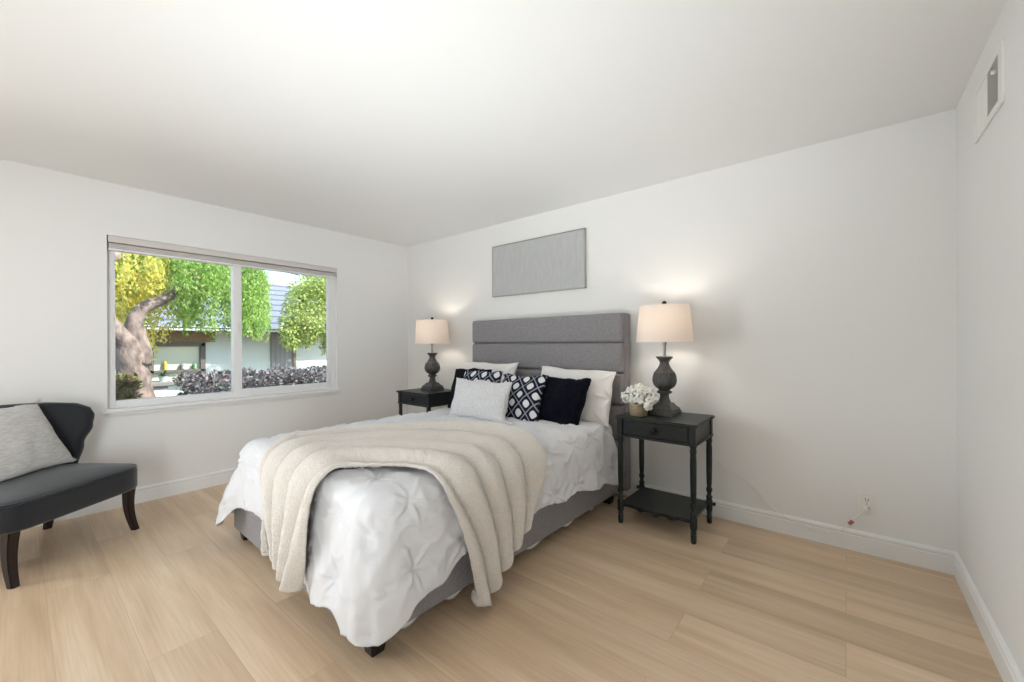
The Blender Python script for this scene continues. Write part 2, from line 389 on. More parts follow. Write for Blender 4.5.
# ------------------------------------------------------------------ bed
BX, BY, BR = 2.10, -.03, radians(-1.0)
bed = empty('bed', (BX, BY, 0), BR, 'grey tweed upholstered bed with channelled headboard between two nightstands', 'bed')
HW = .795
bm = bmesh.new(); box(bm, -.85, .84, -.075, 0, .07, 1.46, .02, 3); hb = fin('headboard', bm, GREYTWEED, bed, True, 40)
gz = [1.463, 1.228, .989, .74, .47, .20]
for a, b in zip(gz, gz[1:]):
    bm = bmesh.new(); box(bm, -.838, .822, -.118, -.06, b + .003, a - .003, .024, 4)
    bmesh.ops.subdivide_edges(bm, edges=[e for e in bm.edges if e.calc_length() > .5], cuts=12)
    fin('headboard_panel', bm, GREYTWEED, hb, True, 50)
for s in (-1, 1):
    bm = bmesh.new(); box(bm, min(s * HW, s * (HW - .05)), max(s * HW, s * (HW - .05)), -2.23, -.10, .07, .34, .012, 3); fin('side_rail', bm, GREYTWEED, bed, True, 40)
bm = bmesh.new(); box(bm, -HW, HW, -2.24, -2.18, .07, .34, .014, 3); fin('foot_rail', bm, GREYTWEED, bed, True, 40)
for sx in (-1, 1):
    for y in (-2.18, -.2):
        bm = bmesh.new(); cx, w0, w1 = sx * (HW - .055), .028, .036
        vs = [bm.verts.new((cx + a * w, y + b * w, z)) for z, w in ((0, w0), (.072, w1)) for a, b in ((-1, -1), (1, -1), (1, 1), (-1, 1))]
        for f in ((3, 2, 1, 0), (4, 5, 6, 7), (0, 1, 5, 4), (1, 2, 6, 5), (2, 3, 7, 6), (3, 0, 4, 7)): bm.faces.new([vs[i] for i in f])
        bmesh.ops.bevel(bm, geom=bm.edges[:], offset=.004, segments=2, affect='EDGES'); fin('leg', bm, BLACKWOOD, bed, False)
bm = bmesh.new(); box(bm, -.69, .755, -2.17, -.12, .22, .60, .05, 4); fin('mattress', bm, WHITECOT, bed, True, 60)
# white lining bellies out below the side rail here and there
vs, fs = [], []
n = 240
for i in range(n + 1):
    y = -2.17 + i / n * 1.95
    d = .036 * max(0, sin(y * 21 + .6 + 1.4 * sin(y * 3.1))) ** .8 * (1 if y < -.5 else 0)
    for k in range(3): vs.append((HW - .012 - .012 * (k == 2), y, .078 - (d + .004) * k / 2))
for i in range(n):
    for k in range(2): fs.append((i * 3 + k, i * 3 + k + 1, i * 3 + k + 4, i * 3 + k + 3))
o = mesh('underside_lining', vs, fs, WHITECOT, bed); md = o.modifiers.new('s', 'SOLIDIFY'); md.thickness = .004

# ---- drape mapping in bed space: flat cloth coordinates -> 3D
A_, B_, RC, RB, Z0, XC = .735, 2.20, .075, .08, .624, .04
def edge_rt(U, V):
    """signed distance outside the rounded mattress outline and its outward direction"""
    U -= XC; dx = abs(U) - (A_ - RC); dy = -V - (B_ - RC); sx = 1 if U >= 0 else -1
    if dx > 0 and dy > 0:
        d = hypot(dx, dy); return d - RC, Vector((sx * dx / d, -dy / d, 0))
    if dx - RC > dy - RC: return dx - RC, Vector((sx, 0, 0))
    return dy - RC, Vector((0, -1, 0))
def drape(U, V, flare=.10):
    r, nrm = edge_rt(U, V)
    base = Vector((U, V, Z0))
    # gentle crown of the top
    crown = .016 * (1 - min(1, abs(U - XC) / A_) ** 2.5) + .004 * sin(V * 3)
    start = -.045
    if r <= start: base.z += crown; return base
    e = base - nrm * (r - start); r2 = r - start; L = RB * pi / 2
    if r2 < L: h, d = RB * sin(r2 / RB), RB * (1 - cos(r2 / RB))
    else: h, d = RB + (r2 - L) * sin(flare), RB + (r2 - L) * cos(flare)
    p = e + nrm * h; p.z = Z0 + crown - d
    return p

def pintuck(U, V):
    g = .25; best = None
    i0, j0 = round(U / g - .3), round((V + .06) / g)
    for a in (i0 - 1, i0, i0 + 1):
        for b in (j0 - 1, j0, j0 + 1):
            du, dv = U - (a + .3) * g - .02 * nz(a * 2.3, b * 3.7), V + .06 - b * g - .02 * nz(a * 4.1, b * 1.9, 3)
            d = hypot(du, dv)
            if best is None or d < best[0]: best = (d, du, dv, a, b)
    d, du, dv, a, b = best
    h = .020 * (1 - exp(-(d / .045) ** 2))
    rot = .5 * nz(a * 3.1, b * 1.7); ang = math.atan2(dv, du) + rot
    # tucked ridges of unequal length running out of each pinch
    for k in range(6):
        th = k * pi / 3 + .5 * nz(a * 5.3 + k, b * 2.9); along = d * cos(ang - th)
        if along <= 0: continue
        lat = d * sin(ang - th); ln = .07 + .11 * abs(nz(a * 7.7 + k * 2.1, b * 6.1)) * 2
        h += .012 * exp(-(lat / (.0055 + .03 * along)) ** 2) * smooth01(along / .02) * (1 - smooth01((along - .03) / ln))
    return h
def ridged(x, y, z=0): return (1 - abs(nz(x, y, z)) * 2.2)

# ---- comforter
def comforter():
    yh = -.27
    Ls = B_ - RC + yh; arc = RC * pi / 2; Lf = 2 * (A_ - RC); tot = 2 * Ls + 2 * arc + Lf
    c1, c2 = Ls + arc / 2, Ls + arc + Lf + arc / 2
    x2s = lambda x: Ls + arc + (x - XC) + (A_ - RC)
    y2s = lambda y: Ls + 2 * arc + Lf + (B_ - RC) + y         # right side
    hem = [(0, .36), (Ls * .6, .36), (Ls * .9, .40), (c1, .50), (x2s(-.56), .37), (x2s(-.42), .335), (x2s(-.10), .335), (x2s(.10), .37), (x2s(.25), .49), (x2s(.42), .50), (x2s(.62), .475),
           (c2, .515), (y2s(-2.08), .435), (y2s(-1.95), .43), (y2s(-1.78), .35), (y2s(-1.45), .335), (y2s(-1.15), .345), (y2s(-.85), .345), (y2s(-.55), .375), (y2s(-.27), .42)]
    NS, NT, NK = 640, 80, 60
    vs, flat, rr = [], [], []
    for i in range(NS + 1):
        s = tot * i / NS
        if s < Ls: E, nn = Vector((-A_, yh - s, 0)), Vector((-1, 0, 0))
        elif s < Ls + arc:
            a = pi + (s - Ls) / RC; nn = Vector((cos(a), sin(a), 0)); E = Vector((-(A_ - RC), -(B_ - RC), 0)) + nn * RC
        elif s < Ls + arc + Lf: E, nn = Vector((-(A_ - RC) + s - Ls - arc, -B_, 0)), Vector((0, -1, 0))
        elif s < Ls + 2 * arc + Lf:
            a = 1.5 * pi + (s - Ls - arc - Lf) / RC; nn = Vector((cos(a), sin(a), 0)); E = Vector(((A_ - RC), -(B_ - RC), 0)) + nn * RC
        else: E, nn = Vector((A_, -(B_ - RC) + (s - Ls - 2 * arc - Lf), 0)), Vector((1, 0, 0))
        E = E + Vector((XC, 0, 0)); Cc = Vector((XC, min(yh, max(-1.45, E.y)), 0))
        Rh = keys(hem, s) + .010 * nz(s * 5, 3.3) + .006 * sin(s * 21)
        dl = exp(-((s - c1) / .28) ** 2); dr = exp(-((s - c2) / .30) ** 2)
        flare = .07 + .12 * dl + .03 * dr + .13 * (s < Ls + arc * .5) + .0 + .08 * smooth01((s - y2s(-1.1)) / .6)
        for k in range(NT + NK + 1):
            if k <= NT:
                t = k / NT; p2 = Cc.lerp(E, t); r = -1
            else:
                r = Rh * (k - NT) / NK; p2 = E + nn * r
            P = drape(p2.x, p2.y, flare)
            if r > .05:                                     # vertical folds grow towards the hem
                g = smooth01((r - .05) / .35)
                wv = .010 * sin(s * 17 + 1.5 * nz(s * 2, r * 3)) + .014 * nz(s * 6, r * 2, 4.1)
                wv += .030 * dl * sin((s - c1) * 26 + .9)
                wv += .012 * dr * sin((s - c2) * 15 + 2.0) + .014
                P += nn * wv * g
                if P.z < .045: P += nn * (.045 - P.z) * .8; P.z = .045 + (P.z - .045) * .1
            vs.append(P); flat.append(p2); rr.append(r)
    w = NT + NK + 1; fs = [(i * w + k, i * w + k + 1, (i + 1) * w + k + 1, (i + 1) * w + k) for i in range(NS) for k in range(w - 1)]
    o = mesh('comforter', vs, fs, WHITECOT); me = o.data
    bm = bmesh.new(); bm.from_mesh(me)
    bmesh.ops.remove_doubles(bm, verts=[v for v in bm.verts if abs(v.co.x - XC) < 1e-3], dist=.0005)
    bm.normal_update()
    up_ = sum(f.normal.z for f in bm.faces if f.calc_center_median().z > Z0)
    if up_ < 0:
        bmesh.ops.reverse_faces(bm, faces=bm.faces[:]); bm.normal_update()
    # displacement looked up from flat coordinates by position of the undisplaced vertex
    fl = {}
    for P, f, r in zip(vs, flat, rr): fl[(round(P.x, 5), round(P.y, 5), round(P.z, 5))] = (f, r)
    nd = []
    for v in bm.verts:
        f, r = fl.get((round(v.co.x, 5), round(v.co.y, 5), round(v.co.z, 5)), (v.co, -1))
        h = pintuck(f.x, f.y)
        h += .016 * max(0, ridged(f.x * 3.3 + 5, f.y * 3.3, 1.5) - .45) + .008 * nz(f.x * 9, f.y * 9, 2.2) + .008 * max(0, ridged(f.x * 11, f.y * 11, 7) - .3)
        if r > 0: h += .010 * max(0, ridged(f.x * 5, f.y * 2.2, 8.8) - .5)
        nd.append(h - .016)
    for v, h in zip(bm.verts[:], nd): v.co += v.normal * h
    bm.to_mesh(me); bm.free()
    for f in me.polygons: f.use_smooth = True
    md = o.modifiers.new('s', 'SOLIDIFY'); md.thickness = .010; md.offset = -1
    o.location = (BX, BY, 0); o.rotation_euler = (0, 0, BR)
    return o
tag(comforter(), 'white pintucked comforter spread over the bed and hanging past its sides', 'comforter')

# ---- throw blanket, defined in the same flat cloth coordinates
def throw():
    outer = [(.15, -2.57), (.03, -2.42), (-.11, -2.26), (-.15, -2.03), (.10, -1.60), (.42, -1.27), (.74, -1.20), (.90, -1.22), (1.10, -1.34)]
    inner = [(.36, -2.69), (.44, -2.50), (.47, -2.28), (.50, -2.12), (.62, -2.00), (.74, -1.94), (.90, -1.89), (1.14, -1.82), (1.40, -1.77)]
    NS, NT = 260, 90
    o1 = spline([(a, b, 0) for a, b in outer], NS); i1 = spline([(a, b, 0) for a, b in inner], NS)
    vs, hs = [], []
    for i in range(NS):
        s = i / (NS - 1)
        for k in range(NT):
            t = k / (NT - 1)
            p = o1[i].lerp(i1[i], t); P = drape(p.x, p.y, .13)
            if P.z < .035: P.z = .035
            vs.append(P)
            ph = t * 4.3 + .45 * sin(s * 5 + t * 2) + .22 * nz(s * 4, t * 3) + .3
            f = abs(sin(pi * ph)) ** .6
            amp = .056 + .014 * nz(s * 3, 9.1) + .026 * exp(-((s - .12) / .15) ** 2)
            h = .058 + amp * (f - .45) + .004 * nz(s * 40, t * 18) + .002 * nz(s * 110, t * 60)
            # thick rolled fold along the far edge, ending part way down the side
            h += .028 * exp(-((t - .07) / .07) ** 2) * smooth01((.93 - s) / .05)
            edge = min(t, 1 - t) / .03
            h -= .016 * (1 - smooth01(edge))
            if s > .82: h -= .012 * (s - .82) / .18
            hs.append(h)
    fs = [(i * NT + k, i * NT + k + 1, (i + 1) * NT + k + 1, (i + 1) * NT + k) for i in range(NS - 1) for k in range(NT - 1)]
    o = mesh('throw_blanket', vs, fs, THROW); me = o.data
    bm = bmesh.new(); bm.from_mesh(me); bm.normal_update()
    if sum(f.normal.z for f in bm.faces) < 0: bmesh.ops.reverse_faces(bm, faces=bm.faces[:]); bm.normal_update()
    bm.verts.ensure_lookup_table()
    new = [v.co + v.normal * h for v, h in zip(bm.verts, hs)]
    for v, c in zip(bm.verts, new): v.co = c
    bm.to_mesh(me); bm.free()
    for f in me.polygons: f.use_smooth = True
    md = o.modifiers.new('s', 'SOLIDIFY'); md.thickness = .014; md.offset = -1
    o.location = (BX, BY, 0); o.rotation_euler = (0, 0, BR)
    return o
tag(throw(), 'cream plush throw blanket draped across the foot of the bed', 'blanket')

# ------------------------------------------------------------------ cushions
def cushion(name, m, BL, BRr, TR, TL, thick, inset=.05, n=40, disp=None, fuzz=0, seed=0, uvs=False):
    BL, BRr, TR, TL = map(Vector, (BL, BRr, TR, TL)); org = (BL + BRr) / 2
    wdt = (BRr - BL).length; hgt = (TL - BL).length
    nrm = (BRr - BL).cross(TL - BL).normalized()
    vs, fs, uv = [], [], []
    def pt(i, j, side):
        u = -1 + 2 * i / n; v = -1 + 2 * j / n
        u = sin(u * pi / 2) * .6 + u * .4; v = sin(v * pi / 2) * .6 + v * .4
        uu = u * (1 - inset * (1 - v * v)); vv = v * (1 - inset * (1 - u * u))
        a = (uu + 1) / 2; b = (vv + 1) / 2
        P = BL.lerp(BRr, a).lerp(TL.lerp(TR, a), b)
        th = thick / 2 * (max(0, (1 - u * u) * (1 - v * v))) ** .42
        th *= 1 + .16 * nz(u * 1.5 + seed, v * 1.5, side) - .16 * (v > 0) * v
        th += .006 * nz(u * 4 + seed, v * 4, side + 3) * (1 - u ** 4) * (1 - v ** 4)
        if disp: th += disp(u * wdt / 2, v * hgt / 2) * min(1, 8 * max(0, (1 - u * u) * (1 - v * v)))
        if fuzz: th += fuzz * nz(u * 26, v * 26, seed + side) * (1 if 0 < i < n and 0 < j < n else 0)
        P = P + nrm * th * side
        P += (TL - BL).normalized() * .022 * nz(u * 2.2 + seed * 1.7, 5.5) * (1 if v > 0 else .3) + (BRr - BL).normalized() * .014 * nz(v * 2.0 + seed * 2.3, 8.5)
        if fuzz and (i in (0, n) or j in (0, n)): P += Vector((nz(u * 14, v * 14, 1), 0, nz(u * 14, v * 14, 2))) * fuzz * 2
        return P, (a, b)
    for side in (1, -1):
        o0 = len(vs)
        for j in range(n + 1):
            for i in range(n + 1):
                P, q = pt(i, j, side); vs.append(P - org); uv.append(q)
        for j in range(n):
            for i in range(n):
                q = (o0 + j * (n + 1) + i, o0 + j * (n + 1) + i + 1, o0 + (j + 1) * (n + 1) + i + 1, o0 + (j + 1) * (n + 1) + i)
                fs.append(q if side == 1 else q[::-1])
    me = bpy.data.meshes.new(name); me.from_pydata([tuple(v) for v in vs], [], fs)
    if uvs:
        lay = me.uv_layers.new(name='UVMap')
        for lp in me.loops: lay.data[lp.index].uv = uv[lp.vertex_index]
    bm = bmesh.new(); bm.from_mesh(me); bmesh.ops.remove_doubles(bm, verts=bm.verts[:], dist=.0002); bm.to_mesh(me); bm.free()
    o = link(name, me, m); o.location = org
    return o
zb = .613
shamd = lambda x, y: (pintuck(x * 1.1 + .2, y * 1.1 - .06) - .018) * 1.3
tag(cushion('pillow', SHAMCOT, (2.24, -.36, zb), (2.91, -.36, zb - .01), (2.90, -.225, 1.01), (2.205, -.225, 1.025), .15, .07, 56, shamd, seed=1),
    'ivory pintucked pillow on the right, behind the all-navy square cushion', 'pillow', 'bed pillows')
tag(cushion('pillow', SHAMCOT, (1.27, -.36, zb), (1.94, -.36, zb), (1.955, -.225, 1.055), (1.245, -.225, 1.045), .15, .07, 56, shamd, seed=2),
    'ivory pillow on the left, mostly hidden behind the printed cushion', 'pillow', 'bed pillows')
tag(cushion('cushion', NAVYFUR, (2.34, -.575, zb), (2.775, -.585, zb - .005), (2.775, -.39, .955), (2.325, -.39, .965), .13, .05, 48, None, .006, seed=3),
    'dark navy plush cushion, fully in view at the right end of the row', 'cushion', 'navy plush cushions')
tag(cushion('cushion', NAVYFUR, (1.295, -.50, zb), (1.74, -.50, zb), (1.79, -.40, 1.0), (1.315, -.40, .99), .12, .03, 48, None, .005, seed=4),
    'dark navy plush cushion peeking out at the left end of the row', 'cushion', 'navy plush cushions')
tag(cushion('cushion', OGEE, (2.06, -.685, zb), (2.48, -.685, zb), (2.445, -.48, .965), (2.0, -.49, .97), .12, .055, 44, None, seed=5, uvs=True),
    'navy and white diamond print cushion beside the navy plush one, front showing', 'cushion', 'diamond print cushions')
tag(cushion('cushion', OGEE, (1.55, -.63, zb), (2.0, -.63, zb), (2.0, -.50, .985), (1.555, -.50, .99), .11, .04, 44, None, seed=6, uvs=True),
    'navy and white diamond print cushion, only its top showing over the pale lumbar one', 'cushion', 'diamond print cushions')
tag(cushion('cushion', GREYBOUCLE, (1.70, -.84, zb + .01), (2.31, -.84, zb), (2.255, -.675, .925), (1.62, -.675, .925), .16, .08, 56, None, .003, seed=7),
    'pale grey lumbar cushion lying at the front of the row', 'cushion')

# ------------------------------------------------------------------ nightstands
def make_nightstand():
    root = empty('nightstand', (0, 0, 0))
    hx, hy, th = .235, .185, .728
    # top with proud corners
    def outline(ex, ey, nx, ny):
        pts = []
        for sx, sy in ((1, -1), (1, 1), (-1, 1), (-1, -1)):
            c = []
            # square ear at the corner stepping back with a small curve
            ear = [(ex - nx, ey - .012), (ex - nx + .012, ey - .004), (ex - nx + .02, ey), (ex - .012, ey), (ex - .004, ey - .003), (ex, ey - .012), (ex, ey - ny + .02), (ex - .004, ey - ny + .012), (ex - .012, ey - ny)]
            for x, y in ear: c.append((sx * x, sy * y))
            if sx * sy < 0: c = c if (sx, sy) == (1, -1) else c
            pts.append(c)
        q = []
        q += pts[0]; q += pts[1][::-1]; q += pts[2]; q += pts[3][::-1]
        return q
    bm = bmesh.new(); prism(bm, outline(.266, .224, .075, .075), th - .018, th)
    bmesh.ops.bevel(bm, geom=[e for e in bm.edges if abs(e.verts[0].co.z - e.verts[1].co.z) < 1e-6], offset=.004, segments=2, affect='EDGES')
    fin('top', bm, GREENBLK, root, False)
    bm = bmesh.new()
    for a in (-1, 1):
        box(bm, a * hx - .012, a * hx + .012, -hy + .02, hy - .02, .60, .712, .002)
    box(bm, -hx + .02, hx - .02, hy - .012, hy + .008, .60, .712, .002)
    box(bm, -hx + .02, hx - .02, -hy - .004, -hy + .012, .60, .712, .002)
    for sx in (-1, 1):
        for sy in (-1, 1): box(bm, sx * hx - .019, sx * hx + .019, sy * hy - .019, sy * hy + .019, .596, .712, .003)
    # moulding under the case
    box(bm, -hx - .024, hx + .024, -hy - .024, -hy + .012, .592, .604, .004); box(bm, -hx - .024, hx + .024, hy - .012, hy + .024, .592, .604, .004)
    for a in (-1, 1): box(bm, min(a * (hx - .012), a * (hx + .024)), max(a * (hx - .012), a * (hx + .024)), -hy + .012, hy - .012, .5921, .6039, .004)
    fin('case', bm, GREENBLK, root, False)
    bm = bmesh.new(); box(bm, -hx + .028, hx - .028, -hy - .013, -hy - .002, .611, .703, .003)
    dr = fin('drawer', bm, GREENBLK, root, False)
    bm = bmesh.new(); t = [(.007, 0), (.007, .007), (.015, .012), (.020, .018), (.018, .024), (.008, .027)]
    lathe(bm, t, 16); bmesh.ops.rotate(bm, verts=bm.verts[:], cent=(0, 0, 0), matrix=Matrix.Rotation(pi / 2, 3, 'X'))
    bmesh.ops.translate(bm, verts=bm.verts[:], vec=(0, -hy - .012, .657)); fin('knob', bm, DARKMETAL, dr)
    prof = [(.013, 0), (.017, .012), (.0175, .05), (.013, .056), (.019, .064), (.013, .072), (.018, .082), (.021, .10), (.021, .155), (.015, .163), (.020, .173), (.020, .182), (.014, .190), (.013, .205),
            (.020, .222), (.020, .232), (.014, .246), (.0165, .27), (.0185, .36), (.019, .50), (.017, .545), (.020, .556), (.020, .568), (.016, .575), (.021, .585), (.021, .598)]
    for sx in (-1, 1):
        for sy in (-1, 1):
            bm = bmesh.new(); lathe(bm, prof, 20, sx * hx, sy * hy); fin('leg', bm, GREENBLK, root, True, 60)
    # lower shelf with a carved front edge
    bm = bmesh.new(); pts = []
    n = 60
    for i in range(n + 1):
        x = -.225 + .45 * i / n; e = .008 * abs(sin(x * 34)) * (abs(x) < .13) + .006 * cos(x * 10); pts.append((x, -hy - .012 - e))
    pts += [(.232, -.15), (.232, .15), (.225, hy + .01), (-.225, hy + .01), (-.232, .15), (-.232, -.15)]
    prism(bm, pts, .125, .142); sh = fin('shelf', bm, GREENBLK, root, False)
    bm = bmesh.new()
    n = 60; vv = []
    for i in range(n + 1):
        x = -.215 + .43 * i / n; d = .010 + .020 * (abs(x) < .15) * (.5 + .5 * cos(x * 62)) * (1 - abs(x) / .16) ** .5 if abs(x) < .16 else .010
        vv.append((bm.verts.new((x, -hy + .002, .126)), bm.verts.new((x, -hy + .002, .126 - d)), bm.verts.new((x, -hy + .014, .126)), bm.verts.new((x, -hy + .014, .126 - d))))
    for a, b in zip(vv, vv[1:]):
        bm.faces.new((a[0], b[0], b[1], a[1])); bm.faces.new((a[2], a[3], b[3], b[2])); bm.faces.new((a[1], b[1], b[3], a[3]))
    fin('carved_apron', bm, GREENBLK, sh, False)
    for sx in (-1, 1):
        for sy in (1,):
            bm = bmesh.new(); lathe(bm, [(.006, 0), (.010, .002), (.007, .005), (.014, .009), (.014, .016), (.008, .020)], 14)
            bmesh.ops.rotate(bm, verts=bm.verts[:], cent=(0, 0, 0), matrix=Matrix.Rotation(sx * pi / 2, 3, 'Y'))
            bmesh.ops.translate(bm, verts=bm.verts[:], vec=(sx * (hx + .019), sy * hy, .134)); fin('peg_finial', bm, GREENBLK, sh)
    return root
ns = make_nightstand(); ns.location = (3.297, -.325, 0)
tag(ns, 'dark green-black nightstand with turned legs holding a lamp and flowers', 'nightstand', 'nightstands beside the bed')
ns2 = copy_tree(ns); ns2.location = (.80, -.325, 0)
tag(ns2, 'dark nightstand in the corner by the window, half hidden behind the bed', 'nightstand', 'nightstands beside the bed')
NTOP = .728

# ------------------------------------------------------------------ lamps
def make_lamp():
    root = empty('table_lamp', (0, 0, 0))
    sq = lambda r: r * 1.0
    bm = bmesh.new()
    box(bm, -.088, .088, -.088, .088, 0, .030, .005)
    def sqring(w, z): return [bm.verts.new((a * w, b * w, z)) for a, b in ((-1, -1), (1, -1), (1, 1), (-1, 1))]
    rings = [sqring(w, z) for w, z in ((.080, .028), (.080, .044), (.070, .052), (.058, .064), (.046, .082))]
    for a, b in zip(rings, rings[1:]):
        for k in range(4): bm.faces.new((a[k], a[(k + 1) % 4], b[(k + 1) % 4], b[k]))
    bm.faces.new(rings[0][::-1]); bm.faces.new(rings[-1])
    fin('plinth', bm, LAMPMETAL, root, False)
    prof = [(.050, .078), (.040, .092), (.032, .112), (.029, .130), (.031, .142), (.048, .150), (.050, .160), (.036, .168), (.040, .176), (.058, .188), (.071, .204), (.079, .226), (.080, .246), (.076, .270),
            (.070, .284), (.071, .289), (.060, .300), (.046, .318), (.036, .336), (.030, .352), (.030, .362), (.040, .378), (.055, .392), (.056, .399), (.048, .402)]
    flute = lambda a, z: 1 + .05 * max(0, cos(8 * a)) ** 2 if .176 < z < .30 else 1
    bm = bmesh.new(); lathe(bm, prof, 64, rfun=flute); fin('urn_body', bm, LAMPMETAL, root, True, 50)
    bm = bmesh.new(); lathe(bm, [(.011, .40), (.011, .478), (.016, .480), (.016, .50), (.009, .505), (.009, .56)], 20); fin('stem', bm, STEEL, root, True, 50)
    bm = bmesh.new(); lathe(bm, [(.018, .545), (.018, .58), (.014, .585)], 16); fin('socket', bm, DARKMETAL, root, True, 50)
    bm = bmesh.new(); lathe(bm, [(.010, .583), (.012, .60), (.018, .618), (.021, .634), (.018, .650), (.008, .658)], 20); fin('bulb', bm, BULB, root)
    bm = bmesh.new(); N = 64; r0, r1, z0, z1 = .186, .163, .500, .750
    rings = []
    for r, z in ((r0, z0), (r1, z1), (r1 - .003, z1), (r0 - .003, z0)):
        rings.append([bm.verts.new((r * cos(2 * pi * k / N), r * sin(2 * pi * k / N), z)) for k in range(N)])
    for a in range(4):
        b = (a + 1) % 4
        for k in range(N): bm.faces.new((rings[a][k], rings[a][(k + 1) % N], rings[b][(k + 1) % N], rings[b][k]))
    sh = fin('lamp_shade', bm, SHADE, root, True, 40)
    bm = bmesh.new()
    for k in range(3):
        a = 2 * pi * k / 3 + .4; tube(bm, [(.01 * cos(a), .01 * sin(a), .745), (.160 * cos(a), .160 * sin(a), .748)], .002, 6)
    for s in (-1, 1): tube(bm, spline([(s * .012, 0, .52), (s * .045, 0, .58), (s * .05, 0, .66), (s * .03, 0, .72), (0, 0, .748)], 14), .0022, 6)
    fin('harp', bm, DARKMETAL, sh)
    bm = bmesh.new(); lathe(bm, [(.006, .745), (.006, .757), (.013, .762), (.016, .770), (.013, .779), (.005, .784)], 16); fin('finial', bm, DARKMETAL, root)
    return root
lamp = make_lamp(); lamp.location = (3.282, -.28, NTOP)
tag(lamp, 'lit table lamp with dark urn base on the nightstand with the flowers', 'lamp', 'table lamps on the nightstands')
lamp2 = copy_tree(lamp); lamp2.location = (.812, -.28, NTOP)
tag(lamp2, 'lit table lamp with dark urn base on the corner nightstand by the window', 'lamp', 'table lamps on the nightstands')
for l_ in (lamp, lamp2):
    for k, (dz, e) in enumerate(((.634, 5.0),)):
        light('lamp_bulb_light', 'POINT', (l_.location.x, l_.location.y, NTOP + dz), None, e, (1, .91, .82), shadow_soft_size=.036)
# cord of the right lamp, along the wall to the outlet
cp = spline([(3.282, -.20, NTOP + .012), (3.30, -.115, NTOP + .006), (3.33, -.085, .66), (3.45, -.012, .50), (3.60, -.006, .36), (3.75, -.006, .27), (3.86, -.012, .17), (3.93, -.02, .124), (4.05, -.021, .085), (4.15, -.021, .075), (4.22, -.021, .10), (4.26, -.02, .16), (4.305, -.03, .215), (4.335, -.035, .258)], 90)
bm = bmesh.new(); tube(bm, [p - lamp.location for p in cp], .0028, 8); cord = fin('power_cord', bm, PLASTIC, lamp)
bm = bmesh.new(); box(bm, -.012, .012, -.030, .0, -.012, .012, .004); pl = fin('plug', bm, PLASTIC, cord, False); pl.location = Vector((4.338, -.0075, .262)) - lamp.location
bm = bmesh.new(); box(bm, -.010, .010, -.002, .0, -.015, .015, .0005); tg = fin('cord_tag', bm, mat('red_tag', srgb(176, 110, 104), .6), cord, False)
tg.location = Vector((4.272, -.024, .165)) - lamp.location; tg.rotation_euler = (0, radians(35), 0); tg['label'] = 'small red warning tag on the cord'

# ------------------------------------------------------------------ flowers
fl = empty('flower_arrangement', (3.158, -.43, NTOP), 0, 'white flower bunch in a small woven gold pot on the nightstand', 'flowers')
bm = bmesh.new(); lathe(bm, [(.052, 0), (.056, .004), (.060, .045), (.063, .085), (.060, .088), (.055, .085), (.052, .02)], 40); fin('pot', bm, POT, fl, True, 60)
bm = bmesh.new(); lathe(bm, [(.055, .07), (.03, .074), (.004, .075)], 24, cap=False); fin('moss', bm, LEAFG, fl)
rg = random.Random(3)
def bloom(c, R):
    vs, fs = [], []
    for k in range(80):
        d = Vector((rg.gauss(0, 1), rg.gauss(0, 1), rg.gauss(.25, 1))).normalized()
        t = d.orthogonal().normalized(); t.rotate(Matrix.Rotation(rg.uniform(0, 6.28), 3, d)); b = d.cross(t)
        rr = R * rg.uniform(.55, 1.0); w = R * rg.uniform(.22, .36); o0 = len(vs)
        tilt = rg.uniform(-.5, .5)
        for i in range(4):
            for j in range(4):
                x = (i / 3 - .5) * 2; y = (j / 3 - .5) * 2
                k2 = 1 - .25 * (x * x + y * y)
                vs.append(c + d * (rr - w * .35 * (x * x + y * y) + w * .16 * sin(5 * x + 3 * y + k) + tilt * y * w) + (t * x + b * y) * w * k2)
        for i in range(3):
            for j in range(3): fs.append((o0 + i * 4 + j, o0 + i * 4 + j + 1, o0 + (i + 1) * 4 + j + 1, o0 + (i + 1) * 4 + j))
    return vs, fs
for c, R in (((-.075, -.03, .125), .044), ((-.03, -.045, .115), .045), ((.03, -.055, .112), .043), ((.08, -.03, .105), .042), ((.095, .02, .118), .040), ((-.05, .0, .160), .046), ((.005, -.02, .162), .045), ((.055, -.005, .150), .044),
             ((-.08, .03, .125), .042), ((-.015, .04, .175), .045), ((.045, .05, .160), .042), ((.085, -.055, .075), .034), ((-.02, .06, .13), .042)):
    vs, fs = bloom(Vector(c), R); mesh('flower', vs, fs, PETAL, fl)
def leaf_patch(specs, m, name, parent):
    vs, fs = [], []
    for p, d, n_, L, wd in specs:
        s = d.cross(n_).normalized(); o0 = len(vs)
        vs += [p, p + d * L * .5 + s * wd, p + d * L - n_ * L * .15, p + d * L * .5 - s * wd, p + d * L * .5 + n_ * wd * .25]
        fs += [(o0, o0 + 1, o0 + 4), (o0 + 1, o0 + 2, o0 + 4), (o0 + 2, o0 + 3, o0 + 4), (o0 + 3, o0, o0 + 4)]
    return mesh(name, vs, fs, m, parent)
sp = []
for k in range(9):
    a = rg.uniform(0, 6.28); d = Vector((cos(a), sin(a), rg.uniform(-.3, .5))).normalized(); sp.append((Vector((d.x * .06, d.y * .045, .085 + rg.uniform(0, .07))), d, Vector((0, 0, 1)), .05, .013))
leaf_patch(sp, LEAFG, 'leaves', fl)

